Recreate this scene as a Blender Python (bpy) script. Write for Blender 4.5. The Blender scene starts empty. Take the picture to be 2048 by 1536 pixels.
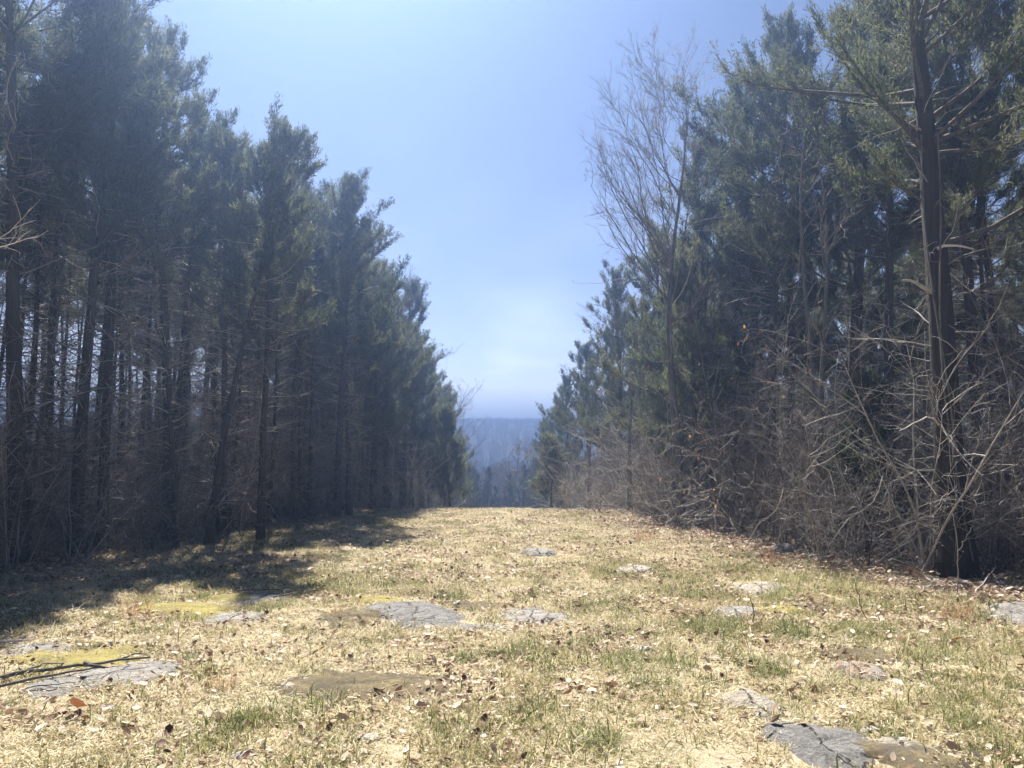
import bpy, math
import numpy as np
from mathutils import Vector

# ------------------------------------------------------------------ camera, sky, sun, exposure
SC = bpy.context.scene
C = SC.collection
R = math.radians
cam_data = bpy.data.cameras.new("camera")
cam = bpy.data.objects.new("camera", cam_data); C.objects.link(cam)
cam.location = (0, 0, 1.6); cam.rotation_euler = (R(94.9), 0, 0)
cam_data.sensor_width = 36; cam_data.lens = 27.04
cam_data.clip_start = 0.05; cam_data.clip_end = 6000
SC.camera = cam

SUN_AZ, SUN_EL = R(-16), R(53)
SUN_DIR = Vector((math.sin(SUN_AZ) * math.cos(SUN_EL), math.cos(SUN_AZ) * math.cos(SUN_EL), math.sin(SUN_EL)))

world = bpy.data.worlds.new("World"); SC.world = world; world.use_nodes = True
wt = world.node_tree; wt.nodes.clear()
def wn(t): return wt.nodes.new(t)
wout = wn("ShaderNodeOutputWorld"); wbg = wn("ShaderNodeBackground"); wsky = wn("ShaderNodeTexSky")
wsky.sky_type = 'NISHITA'; wsky.sun_disc = False
wsky.sun_elevation = SUN_EL; wsky.sun_rotation = SUN_AZ
wsky.air_density = 0.46; wsky.dust_density = 0.1; wsky.ozone_density = 6.0; wsky.altitude = 200
wbg.inputs["Strength"].default_value = 0.05
# thin cirrus in a flat high layer over the whole sky, seen edge-on toward the horizon
wtc = wn("ShaderNodeTexCoord"); wsep = wn("ShaderNodeSeparateXYZ"); wcomb = wn("ShaderNodeCombineXYZ"); wmap = wn("ShaderNodeMapping"); wno = wn("ShaderNodeTexNoise"); wra = wn("ShaderNodeValToRGB")
def wm(op, a, b):
    n = wn("ShaderNodeMath"); n.operation = op
    for k, x in enumerate((a, b)):
        if isinstance(x, (int, float)): n.inputs[k].default_value = x
        else: wt.links.new(x, n.inputs[k])
    return n.outputs[0]
wt.links.new(wtc.outputs["Generated"], wsep.inputs[0])
wz = wm('ADD', wm('MAXIMUM', wsep.outputs[2], 0.0), 0.015)
wt.links.new(wm('DIVIDE', wsep.outputs[0], wz), wcomb.inputs[0]); wt.links.new(wm('DIVIDE', wsep.outputs[1], wz), wcomb.inputs[1])
wmap.inputs["Scale"].default_value = (0.5, 0.22, 1); wmap.inputs["Location"].default_value = (0.6, 0.2, 0); wmap.inputs["Rotation"].default_value = (0, 0, 0.5)
wno.inputs["Scale"].default_value = 1.1; wno.inputs["Detail"].default_value = 5; wno.inputs["Roughness"].default_value = 0.45; wno.inputs["Distortion"].default_value = 0.2
wra.color_ramp.elements[0].position = 0.5; wra.color_ramp.elements[1].position = 0.85
wra.color_ramp.elements[0].color = (0.0, 0.0, 0.0, 1); wra.color_ramp.elements[1].color = (0.07, 0.07, 0.07, 1)
wmix = wn("ShaderNodeMix"); wmix.data_type = 'RGBA'
wmix.inputs["B"].default_value = (13.5, 13.8, 14.2, 1)
wt.links.new(wcomb.outputs[0], wmap.inputs["Vector"]); wt.links.new(wmap.outputs["Vector"], wno.inputs["Vector"])
wt.links.new(wno.outputs["Fac"], wra.inputs["Fac"])
wfac = wm('MINIMUM', wm('DIVIDE', wm('MULTIPLY', wm('ADD', wra.outputs["Color"], .05), .14), wm('MULTIPLY', wz, wz)), .75)
wt.links.new(wfac, wmix.inputs["Factor"])
# ice crystals scatter forward: the veil is brighter round the sun
wdot = wn("ShaderNodeVectorMath"); wdot.operation = 'DOT_PRODUCT'; wdot.inputs[1].default_value = tuple(SUN_DIR); wt.links.new(wtc.outputs["Generated"], wdot.inputs[0])
wglow = wm('ADD', 1.0, wm('MULTIPLY', wm('POWER', wm('MAXIMUM', wdot.outputs["Value"], 0.0), 9.0), 5.0))
wcl = wn("ShaderNodeVectorMath"); wcl.operation = 'SCALE'; wcl.inputs[0].default_value = (12.5, 12.8, 13.2); wt.links.new(wglow, wcl.inputs["Scale"])
wt.links.new(wcl.outputs[0], wmix.inputs["B"])
wt.links.new(wsky.outputs["Color"], wmix.inputs["A"]); wt.links.new(wmix.outputs["Result"], wbg.inputs["Color"])
wt.links.new(wbg.outputs["Background"], wout.inputs["Surface"])

sun_data = bpy.data.lights.new("sun", 'SUN'); sun_data.energy = 5.0; sun_data.angle = R(0.53); sun_data.color = (1.0, 0.945, 0.86)
sun = bpy.data.objects.new("sun", sun_data); C.objects.link(sun)
sun.rotation_euler = SUN_DIR.to_track_quat('Z', 'Y').to_euler()

VS = SC.view_settings
VS.view_transform = 'Standard'; VS.look = 'None'; VS.gamma = 1.0; VS.exposure = 1.65; VS.use_curve_mapping = False
SC.cycles.use_denoising = True; SC.cycles.denoising_prefilter = 'ACCURATE'; SC.cycles.time_limit = 800
SC.cycles.max_bounces = 3; SC.cycles.diffuse_bounces = 2; SC.cycles.transmission_bounces = 2
SC.cycles.volume_bounces = 0; SC.cycles.debug_use_spatial_splits = True
SC.cycles.use_adaptive_sampling = True; SC.cycles.adaptive_threshold = 0.03; SC.cycles.adaptive_min_samples = 24

# ------------------------------------------------------------------ small maths helpers
def hashf(i, j, s):
    n = (i.astype(np.int64) * 374761393 + j.astype(np.int64) * 668265263 + s * 1442695041) & 0x7fffffff
    n = ((n ^ (n >> 13)) * 1274126177) & 0x7fffffff
    return ((n ^ (n >> 16)) & 0xffff) / 65535.0
def vnoise(x, y, s=0):
    x = np.asarray(x, float); y = np.asarray(y, float)
    i = np.floor(x); j = np.floor(y); u = x - i; v = y - j
    u = u * u * (3 - 2 * u); v = v * v * (3 - 2 * v)
    a = hashf(i, j, s); b = hashf(i + 1, j, s); c = hashf(i, j + 1, s); d = hashf(i + 1, j + 1, s)
    return (a * (1 - u) + b * u) * (1 - v) + (c * (1 - u) + d * u) * v
def fbm(x, y, s=0, o=3):
    r = 0; a = 0.5
    for k in range(o):
        r = r + a * vnoise(np.asarray(x) * 2 ** k, np.asarray(y) * 2 ** k, s + k); a *= 0.5
    return r / (1 - 0.5 ** o)
def sstep(a, b, x):
    t = np.clip((np.asarray(x, float) - a) / (b - a), 0, 1); return t * t * (3 - 2 * t)

SLOPE = [(-2600, 0), (-40, 0), (-20, -.012), (22, -.012), (34, -.15), (75, -.15), (105, -.02), (140, 0), (165, .05), (230, .24), (275, .17), (310, 0), (2600, -.004)]
_Y = np.arange(-2600, 2600, .5); _Z = np.cumsum(np.interp(_Y, *zip(*SLOPE))) * .5; _Z -= np.interp(0, _Y, _Z)
def base_z(x, y):
    x = np.asarray(x, float); y = np.asarray(y, float)
    z = np.interp(y, _Y, _Z)
    near = 1 - sstep(60, 140, y)
    z = z - near * (5.0 * sstep(20, 60, -x) + 3.0 * sstep(30, 80, x))
    z = z + sstep(140, 260, y) * (fbm(x / 90, y / 110, 5) - .5) * 3
    return z
def gz(x, y):
    x = np.asarray(x, float); y = np.asarray(y, float)
    z = base_z(x, y)
    n = (1 - sstep(60, 120, np.hypot(x, y)))
    return z + n * ((fbm(x / 2.1, y / 2.1, 11) - .5) * .10 + (fbm(x / .5, y / .5, 21, 2) - .5) * .028)
def gzf(x, y): return float(gz(x, y))

def edge_left(y):  return np.interp(y, [-10, 4, 8, 11, 16, 25, 50, 70], [-8.5, -8.2, -7.4, -6.9, -5.7, -5.0, -5.4, -8])
def edge_right(y): return np.interp(y, [-10, 4, 8, 10, 12, 15, 18, 25, 50, 70], [9, 7.5, 6.4, 5.6, 5.0, 4.5, 3.9, 3.6, 4.2, 8])
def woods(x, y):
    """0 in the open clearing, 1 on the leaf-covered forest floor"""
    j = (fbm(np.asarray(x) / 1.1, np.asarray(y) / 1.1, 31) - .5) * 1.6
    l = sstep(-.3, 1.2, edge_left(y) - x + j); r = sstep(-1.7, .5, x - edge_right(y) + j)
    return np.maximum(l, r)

# ------------------------------------------------------------------ mesh collection
def norm(v): return v / np.maximum(np.linalg.norm(v, axis=-1, keepdims=True), 1e-9)
class MB:
    def __init__(s): s.v = []; s.q = []; s.t = []; s.qt = []; s.tt = []; s.n = 0
    def add(s, v, quads=None, tris=None, tint=None):
        v = np.asarray(v, float).reshape(-1, 3); s.v.append(v)
        for f, L, T in ((quads, s.q, s.qt), (tris, s.t, s.tt)):
            if f is not None and len(f):
                f = np.asarray(f, np.int64) + s.n; L.append(f)
                T.append(np.full(len(f), .5) if tint is None else np.broadcast_to(np.asarray(tint, float), (len(f),)))
        s.n += len(v)
    def tubes(s, P, Rr, k=4, tint=None):
        """P (m,n,3) centre lines, Rr (m,n) radii"""
        m, n, _ = P.shape
        T = norm(np.gradient(P, axis=1))
        ref = np.zeros_like(T); ref[..., 0] = .37; ref[..., 1] = .91; ref[..., 2] = .18
        u = norm(np.cross(T, ref)); w = np.cross(T, u)
        a = np.arange(k) / k * 2 * np.pi
        V = P[:, :, None, :] + Rr[:, :, None, None] * (np.cos(a)[None, None, :, None] * u[:, :, None, :] + np.sin(a)[None, None, :, None] * w[:, :, None, :])
        idx = np.arange(m * n * k).reshape(m, n, k)
        A = idx[:, :-1, :]; B = idx[:, 1:, :]
        q = np.stack([A, np.roll(A, -1, 2), np.roll(B, -1, 2), B], -1).reshape(-1, 4)
        tt = None if tint is None else np.repeat(np.asarray(tint), (n - 1) * k)
        s.add(V, quads=q, tint=tt)
    def absorb(s, o):
        """take over another collector's shapes under the second material"""
        s.split = (sum(map(len, s.q)), sum(map(len, s.t)))
        s.v += o.v; s.q += [f + s.n for f in o.q]; s.t += [f + s.n for f in o.t]; s.qt += o.qt; s.tt += o.tt; s.n += o.n; return s
    def mesh(s, name, mat, smooth=False, mat2=None):
        me = bpy.data.meshes.new(name)
        V = np.concatenate(s.v) if s.v else np.zeros((0, 3))
        q = np.concatenate(s.q) if s.q else np.zeros((0, 4), int); t = np.concatenate(s.t) if s.t else np.zeros((0, 3), int)
        tint = np.concatenate(s.qt + s.tt) if (s.qt or s.tt) else np.zeros(0)
        me.vertices.add(len(V)); me.vertices.foreach_set("co", V.astype(np.float32).ravel())
        me.loops.add(q.size + t.size); me.loops.foreach_set("vertex_index", np.concatenate([q.ravel(), t.ravel()]).astype(np.int32))
        me.polygons.add(len(q) + len(t))
        st = np.concatenate([np.arange(len(q)) * 4, q.size + np.arange(len(t)) * 3]).astype(np.int32)
        me.polygons.foreach_set("loop_start", st)
        if smooth: me.polygons.foreach_set("use_smooth", np.ones(len(q) + len(t), bool))
        at = me.attributes.new("tint", 'FLOAT', 'FACE'); at.data.foreach_set("value", tint.astype(np.float32))
        me.update(calc_edges=True)
        if mat: me.materials.append(mat)
        if mat2:
            me.materials.append(mat2); a, b = s.split
            me.polygons.foreach_set("material_index", np.concatenate([np.arange(len(q)) >= a, np.arange(len(t)) >= b]).astype(np.int32))
        return me

def props(o, label=None, cat=None, group=None, kind=None):
    if label: o["label"] = label
    if cat: o["category"] = cat
    if group: o["group"] = group
    if kind: o["kind"] = kind
    return o
def link(name, me, parent=None, loc=None):
    o = bpy.data.objects.new(name, me); C.objects.link(o)
    if parent: o.parent = parent
    if loc is not None: o.location = loc
    return o

# ------------------------------------------------------------------ materials
def mat_new(name):
    m = bpy.data.materials.new(name); m.use_nodes = True
    nt = m.node_tree; b = nt.nodes["Principled BSDF"]; b.inputs["Specular IOR Level"].default_value = .2
    return m, nt, b
def node(nt, t, **kw):
    n = nt.nodes.new(t)
    for k, v in kw.items(): n.inputs[k].default_value = v
    return n
def ramp(nt, fac, cols):
    r = nt.nodes.new("ShaderNodeValToRGB"); e = r.color_ramp.elements
    while len(e) < len(cols): e.new(0.5)
    for k, (p, c) in enumerate(cols): e[k].position = p; e[k].color = (*c, 1)
    nt.links.new(fac, r.inputs["Fac"]); return r.outputs["Color"]
def math_n(nt, op, a, b):
    n = nt.nodes.new("ShaderNodeMath"); n.operation = op
    for k, x in enumerate((a, b)):
        if isinstance(x, (int, float)): n.inputs[k].default_value = x
        else: nt.links.new(x, n.inputs[k])
    return n.outputs[0]
def mixc(nt, fac, a, b, mode='MIX'):
    n = nt.nodes.new("ShaderNodeMix"); n.data_type = 'RGBA'; n.blend_type = mode
    for k, x in (("Factor", fac), ("A", a), ("B", b)):
        if isinstance(x, (int, float)): n.inputs[k].default_value = x
        elif isinstance(x, tuple): n.inputs[k].default_value = (*x, 1)
        else: nt.links.new(x, n.inputs[k])
    return n.outputs["Result"]
def coords(nt, scale=(1, 1, 1), kind="Object"):
    tc = nt.nodes.new("ShaderNodeTexCoord"); mp = node(nt, "ShaderNodeMapping", Scale=scale)
    nt.links.new(tc.outputs[kind], mp.inputs["Vector"]); return mp.outputs["Vector"]
def noise(nt, vec, scale, detail=4, rough=.6):
    n = node(nt, "ShaderNodeTexNoise", Scale=scale, Detail=detail, Roughness=rough); nt.links.new(vec, n.inputs["Vector"]); return n.outputs["Fac"]
def bump(nt, b, h, strength, dist):
    n = node(nt, "ShaderNodeBump", Strength=strength, Distance=dist); nt.links.new(h, n.inputs["Height"]); nt.links.new(n.outputs["Normal"], b.inputs["Normal"])
def tint_rand(nt, amt=.35):
    a = nt.nodes.new("ShaderNodeAttribute"); a.attribute_name = "tint"
    oi = nt.nodes.new("ShaderNodeObjectInfo")
    x = math_n(nt, 'MULTIPLY', math_n(nt, 'SUBTRACT', oi.outputs["Random"], .5), amt)
    return math_n(nt, 'ADD', a.outputs["Fac"], x)

def bark_mat(name, dark, light, zs=1.6, sc=22, depth=.012):
    m, nt, b = mat_new(name)
    v = coords(nt, (sc, sc, zs)); f = noise(nt, v, 1.0, 6, .65)
    f2 = noise(nt, coords(nt), 1.4, 3)
    col = ramp(nt, f, [(.3, dark), (.62, light), (.8, tuple(min(1, c * 1.5) for c in light))])
    col = mixc(nt, math_n(nt, 'MULTIPLY', f2, .45), col, (.075, .08, .06))
    nt.links.new(col, b.inputs["Base Color"]); b.inputs["Roughness"].default_value = .92
    bump(nt, b, f, .9, depth); return m
def twig_mat(name, dark, light, rough=.75):
    m, nt, b = mat_new(name)
    f = math_n(nt, 'ADD', math_n(nt, 'MULTIPLY', noise(nt, coords(nt), 7, 3), .7), math_n(nt, 'SUBTRACT', tint_rand(nt, .3), .35))
    nt.links.new(ramp(nt, f, [(.25, dark), (.75, light)]), b.inputs["Base Color"]); b.inputs["Roughness"].default_value = rough
    b.inputs["Specular IOR Level"].default_value = .3
    return m
def leaf_mat(name, cols, trans=.25, amt=.4, rough=.6):
    m, nt, b = mat_new(name)
    c = ramp(nt, tint_rand(nt, amt), cols)
    nt.links.new(c, b.inputs["Base Color"]); b.inputs["Roughness"].default_value = rough
    t = nt.nodes.new("ShaderNodeBsdfTranslucent"); nt.links.new(c, t.inputs["Color"])
    mx = node(nt, "ShaderNodeMixShader", Fac=trans); out = nt.nodes["Material Output"]
    nt.links.new(b.outputs[0], mx.inputs[1]); nt.links.new(t.outputs[0], mx.inputs[2]); nt.links.new(mx.outputs[0], out.inputs["Surface"])
    return m

M = {}
M['bark'] = bark_mat("cedar_bark", (.028, .023, .02), (.10, .082, .07))
M['bark_hero'] = bark_mat("shaggy_cedar_bark", (.012, .010, .009), (.06, .046, .038), 1.1, 26, .03)
M['bark_grey'] = bark_mat("grey_bark", (.075, .068, .06), (.2, .185, .165), 3.0, 16, .006)
M['limb'] = bark_mat("cedar_limb", (.05, .042, .036), (.15, .125, .105), 8, 14, .004)
M['dead'] = twig_mat("dead_twig", (.11, .098, .085), (.40, .37, .33))
M['twig'] = twig_mat("bare_twig", (.11, .092, .078), (.30, .26, .22))
M['brush'] = twig_mat("brush_twig", (.13, .115, .10), (.42, .39, .345))
M['pale'] = twig_mat("bleached_wood", (.33, .30, .26), (.62, .57, .50))
M['cedar'] = leaf_mat("cedar_foliage", [(.05, (.045, .062, .036)), (.45, (.11, .125, .062)), (.8, (.165, .172, .085)), (1, (.21, .195, .11))], .55)
M['cedar_far'] = leaf_mat("valley_cedar_foliage", [(.1, (.03, .045, .025)), (.9, (.085, .10, .055))], .25)
M['orange'] = leaf_mat("clinging_leaf", [(.1, (.30, .10, .03)), (.5, (.45, .20, .05)), (.9, (.55, .38, .10))], .45, .3)
M['straw'] = leaf_mat("grass_blade", [(0, (.09, .13, .04)), (.22, (.22, .24, .085)), (.36, (.40, .345, .17)), (.62, (.60, .50, .33)), (.85, (.74, .65, .46)), (1, (.78, .72, .54))], .45, .22)
M['green'] = leaf_mat("green_blade", [(0, (.08, .12, .035)), (.4, (.17, .21, .07)), (.7, (.33, .33, .14)), (1, (.55, .49, .28))], .35, .3)
M['sedge'] = leaf_mat("sedge_blade", [(0, (.33, .16, .075)), (.6, (.52, .28, .15)), (1, (.62, .42, .26))], .3, .3)
M['litter'] = leaf_mat("fallen_leaf", [(0, (.10, .055, .035)), (.3, (.25, .15, .095)), (.6, (.42, .30, .205)), (.85, (.58, .47, .35)), (1, (.68, .60, .49))], .15, .25)
M['russet'] = leaf_mat("russet_leaf", [(0, (.16, .06, .03)), (1, (.32, .14, .06))], .2, .2)

def ground_mat():
    m, nt, b = mat_new("ground")
    v = coords(nt)
    wa = nt.nodes.new("ShaderNodeAttribute"); wa.attribute_name = "wood"
    fa = nt.nodes.new("ShaderNodeAttribute"); fa.attribute_name = "far"
    n1 = noise(nt, v, 55, 5, .7); n2 = noise(nt, v, 1.3, 5); n3 = noise(nt, v, 9, 4)
    straw = ramp(nt, n1, [(.28, (.2, .155, .10)), (.5, (.46, .38, .25)), (.72, (.64, .55, .38))])
    green = ramp(nt, n1, [(.3, (.07, .085, .03)), (.6, (.2, .2, .085)), (.75, (.38, .34, .18))])
    gr = nt.nodes.new("ShaderNodeMapRange"); gr.inputs[1].default_value = .47; gr.inputs[2].default_value = .68
    nt.links.new(n2, gr.inputs[0])
    open_c = mixc(nt, math_n(nt, 'MULTIPLY', gr.outputs[0], .7), straw, green)
    soil = nt.nodes.new("ShaderNodeMapRange"); soil.inputs[1].default_value = .52; soil.inputs[2].default_value = .66
    nt.links.new(n3, soil.inputs[0])
    open_c = mixc(nt, math_n(nt, 'MULTIPLY', soil.outputs[0], .6), open_c, (.25, .175, .115))
    vor = node(nt, "ShaderNodeTexVoronoi", Scale=16); nt.links.new(v, vor.inputs["Vector"])
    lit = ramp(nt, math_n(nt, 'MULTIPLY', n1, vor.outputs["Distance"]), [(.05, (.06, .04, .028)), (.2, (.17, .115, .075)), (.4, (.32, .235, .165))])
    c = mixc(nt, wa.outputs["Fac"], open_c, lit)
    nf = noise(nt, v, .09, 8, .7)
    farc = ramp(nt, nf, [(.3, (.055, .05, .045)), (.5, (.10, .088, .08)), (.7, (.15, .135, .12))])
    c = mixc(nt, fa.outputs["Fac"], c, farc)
    nt.links.new(c, b.inputs["Base Color"]); b.inputs["Roughness"].default_value = .95
    bump(nt, b, math_n(nt, 'ADD', n1, math_n(nt, 'MULTIPLY', n3, .6)), .8, .03); return m
def rock_mat(name, dark, mid, light, pit):
    m, nt, b = mat_new(name)
    v = coords(nt); n1 = noise(nt, v, 5, 6, .65); n2 = noise(nt, v, 38, 5, .7); n3 = noise(nt, coords(nt, (2, 9, 6)), 2, 5)
    nb_ = noise(nt, v, 16, 7, .75)
    c = ramp(nt, math_n(nt, 'ADD', math_n(nt, 'MULTIPLY', n1, .55), math_n(nt, 'MULTIPLY', n2, .45)), [(.32, dark), (.5, mid), (.68, light)])
    sp = nt.nodes.new("ShaderNodeMapRange"); sp.inputs[1].default_value = .52; sp.inputs[2].default_value = .64; nt.links.new(n3, sp.inputs[0])
    c = mixc(nt, math_n(nt, 'MULTIPLY', sp.outputs[0], .35), c, (.16, .15, .15))
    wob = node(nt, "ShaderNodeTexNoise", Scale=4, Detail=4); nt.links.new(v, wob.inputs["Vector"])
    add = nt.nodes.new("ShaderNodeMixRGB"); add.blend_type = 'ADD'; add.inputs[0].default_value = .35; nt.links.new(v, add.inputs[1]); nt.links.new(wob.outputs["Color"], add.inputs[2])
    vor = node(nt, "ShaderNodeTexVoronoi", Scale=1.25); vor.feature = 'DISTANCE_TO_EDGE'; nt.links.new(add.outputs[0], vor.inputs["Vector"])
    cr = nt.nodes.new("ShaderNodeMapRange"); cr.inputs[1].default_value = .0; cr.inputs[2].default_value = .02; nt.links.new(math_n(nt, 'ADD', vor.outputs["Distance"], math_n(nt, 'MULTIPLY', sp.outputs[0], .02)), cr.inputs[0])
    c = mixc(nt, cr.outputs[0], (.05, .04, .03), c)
    nt.links.new(c, b.inputs["Base Color"]); b.inputs["Roughness"].default_value = .8
    h = math_n(nt, 'ADD', n2, math_n(nt, 'MULTIPLY', nb_, pit))
    bump(nt, b, math_n(nt, 'ADD', math_n(nt, 'ADD', h, n1), cr.outputs[0]), 1, .035); return m
def moss_mat(name, cols):
    m, nt, b = mat_new(name)
    v = coords(nt); n1 = noise(nt, v, 34, 6, .8); n2 = noise(nt, v, 6, 4)
    c = ramp(nt, math_n(nt, 'ADD', math_n(nt, 'MULTIPLY', n1, .5), math_n(nt, 'MULTIPLY', n2, .5)), cols)
    nt.links.new(c, b.inputs["Base Color"]); b.inputs["Roughness"].default_value = 1
    b.inputs["Sheen Weight"].default_value = .3
    bump(nt, b, n1, 1, .03); return m
M['ground'] = ground_mat()
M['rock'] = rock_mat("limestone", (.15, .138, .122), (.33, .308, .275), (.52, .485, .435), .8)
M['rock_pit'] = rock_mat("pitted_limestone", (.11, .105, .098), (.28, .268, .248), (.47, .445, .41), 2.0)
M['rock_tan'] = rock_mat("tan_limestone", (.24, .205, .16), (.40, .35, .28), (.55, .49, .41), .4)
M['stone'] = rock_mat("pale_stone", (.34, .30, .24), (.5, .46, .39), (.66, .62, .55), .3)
M['moss'] = moss_mat("yellow_moss", [(.34, (.11, .09, .02)), (.48, (.31, .25, .05)), (.58, (.43, .35, .075)), (.68, (.54, .44, .13))])
M['moss_brown'] = moss_mat("brown_moss", [(.36, (.045, .032, .012)), (.5, (.14, .10, .03)), (.66, (.33, .25, .09))])

# ------------------------------------------------------------------ ground sheet
def axis(fine0, fine1, step, lo, hi, g=1.13):
    a = list(np.arange(fine0, fine1 + 1e-6, step)); s = step; x = a[-1]
    while x < hi: s *= g; x += s; a.append(x)
    s = step; x = a[0]; b = []
    while x > lo: s *= g; x -= s; b.append(x)
    return np.array(b[::-1] + a)
gx = axis(-10, 10, .17, -1500, 1500); gy = axis(2, 36, .17, -500, 1500, 1.07)
GX, GY = np.meshgrid(gx, gy)
GZ = gz(GX, GY)
nI = np.arange(GX.size).reshape(GX.shape)
mb = MB(); mb.add(np.stack([GX, GY, GZ], -1), quads=np.stack([nI[:-1, :-1], nI[:-1, 1:], nI[1:, 1:], nI[1:, :-1]], -1).reshape(-1, 4))
gm = mb.mesh("ground", M['ground'], True)
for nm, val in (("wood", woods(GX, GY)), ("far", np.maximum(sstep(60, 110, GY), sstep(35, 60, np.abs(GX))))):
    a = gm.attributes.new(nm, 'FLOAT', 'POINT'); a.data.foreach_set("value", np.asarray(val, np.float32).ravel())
props(link("ground", gm), "dry tan grass clearing and leaf covered forest floor", kind="structure")

# ------------------------------------------------------------------ growing branches
def grow(rng, S, D, L, n, bend=0., wig=.15, droop=None):
    m = len(S); d = norm(D.astype(float)); P = np.zeros((m, n, 3)); P[:, 0] = S; step = (L / (n - 1))[:, None]
    b = np.broadcast_to(np.asarray(bend, float), (m,))
    for k in range(1, n):
        P[:, k] = P[:, k - 1] + d * step
        d = d + rng.normal(0, wig, (m, 3)); d[:, 2] += b; d = norm(d)
    return P
def along(P, idx, t):
    n = P.shape[1]; f = t * (n - 1); i = np.clip(f.astype(int), 0, n - 2); w = (f - i)[:, None]
    a = P[idx, i]; b = P[idx, i + 1]; return a * (1 - w) + b * w, norm(b - a)
def taper(r0, n, tip=.25): return np.asarray(r0)[:, None] * np.linspace(1, tip, n)[None, :]
def sprays(mb, rng, pos, dirs, k, lmin, lmax, wid, spread, up, tint):
    """k slender pointed leaf sprays at each position"""
    m = len(pos); n = m * k
    p = np.repeat(pos, k, 0) + rng.normal(0, .035, (n, 3)); d = np.repeat(dirs, k, 0) + rng.normal(0, spread, (n, 3)); d[:, 2] += up; d = norm(d)
    L = rng.uniform(lmin, lmax, n)[:, None]; s = norm(np.cross(d, rng.normal(0, 1, (n, 3)))); w = wid * rng.uniform(.6, 1.4, n)[:, None]
    V = np.stack([p, p + d * L * .45 + s * w, p + d * L, p + d * L * .4 - s * w], 1).reshape(-1, 3)
    mb.add(V, quads=np.arange(n * 4).reshape(n, 4), tint=np.clip(np.repeat(tint, k) + rng.normal(0, .08, n), 0, 1))

def trunk_line(rng, H, n, lean, wob):
    t = np.linspace(0, 1, n)
    P = np.stack([lean[0] * t ** 1.3 * H + wob * np.sin(t * 5 + rng.uniform(0, 6)) * t, lean[1] * t ** 1.3 * H + wob * np.sin(t * 4 + rng.uniform(0, 6)) * t, t * H], -1)
    return P[None]
def fluted(mb, P, Rr, k, rng, amp):
    n = P.shape[1]; T = norm(np.gradient(P[0], axis=0)); u = norm(np.cross(T, np.array([0, 1., 0]))); w = np.cross(T, u)
    a = np.arange(k) / k * 2 * np.pi; ph = rng.uniform(0, 6, 4); tt = np.linspace(0, 1, n)
    prof = 1 + amp * (np.sin(3 * a[None] + ph[0] + 1.5 * tt[:, None]) * .6 + np.sin(5 * a[None] + ph[1] - 2 * tt[:, None]) * .4) * (1 - .5 * tt[:, None]) + amp * .35 * rng.normal(0, 1, (n, k))
    V = P[0][:, None] + (Rr[:, None] * prof)[..., None] * (np.cos(a)[None, :, None] * u[:, None] + np.sin(a)[None, :, None] * w[:, None])
    I = np.arange(n * k).reshape(n, k); A = I[:-1]; B = I[1:]
    mb.add(V, quads=np.stack([A, np.roll(A, -1, 1), np.roll(B, -1, 1), B], -1).reshape(-1, 4))

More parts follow.
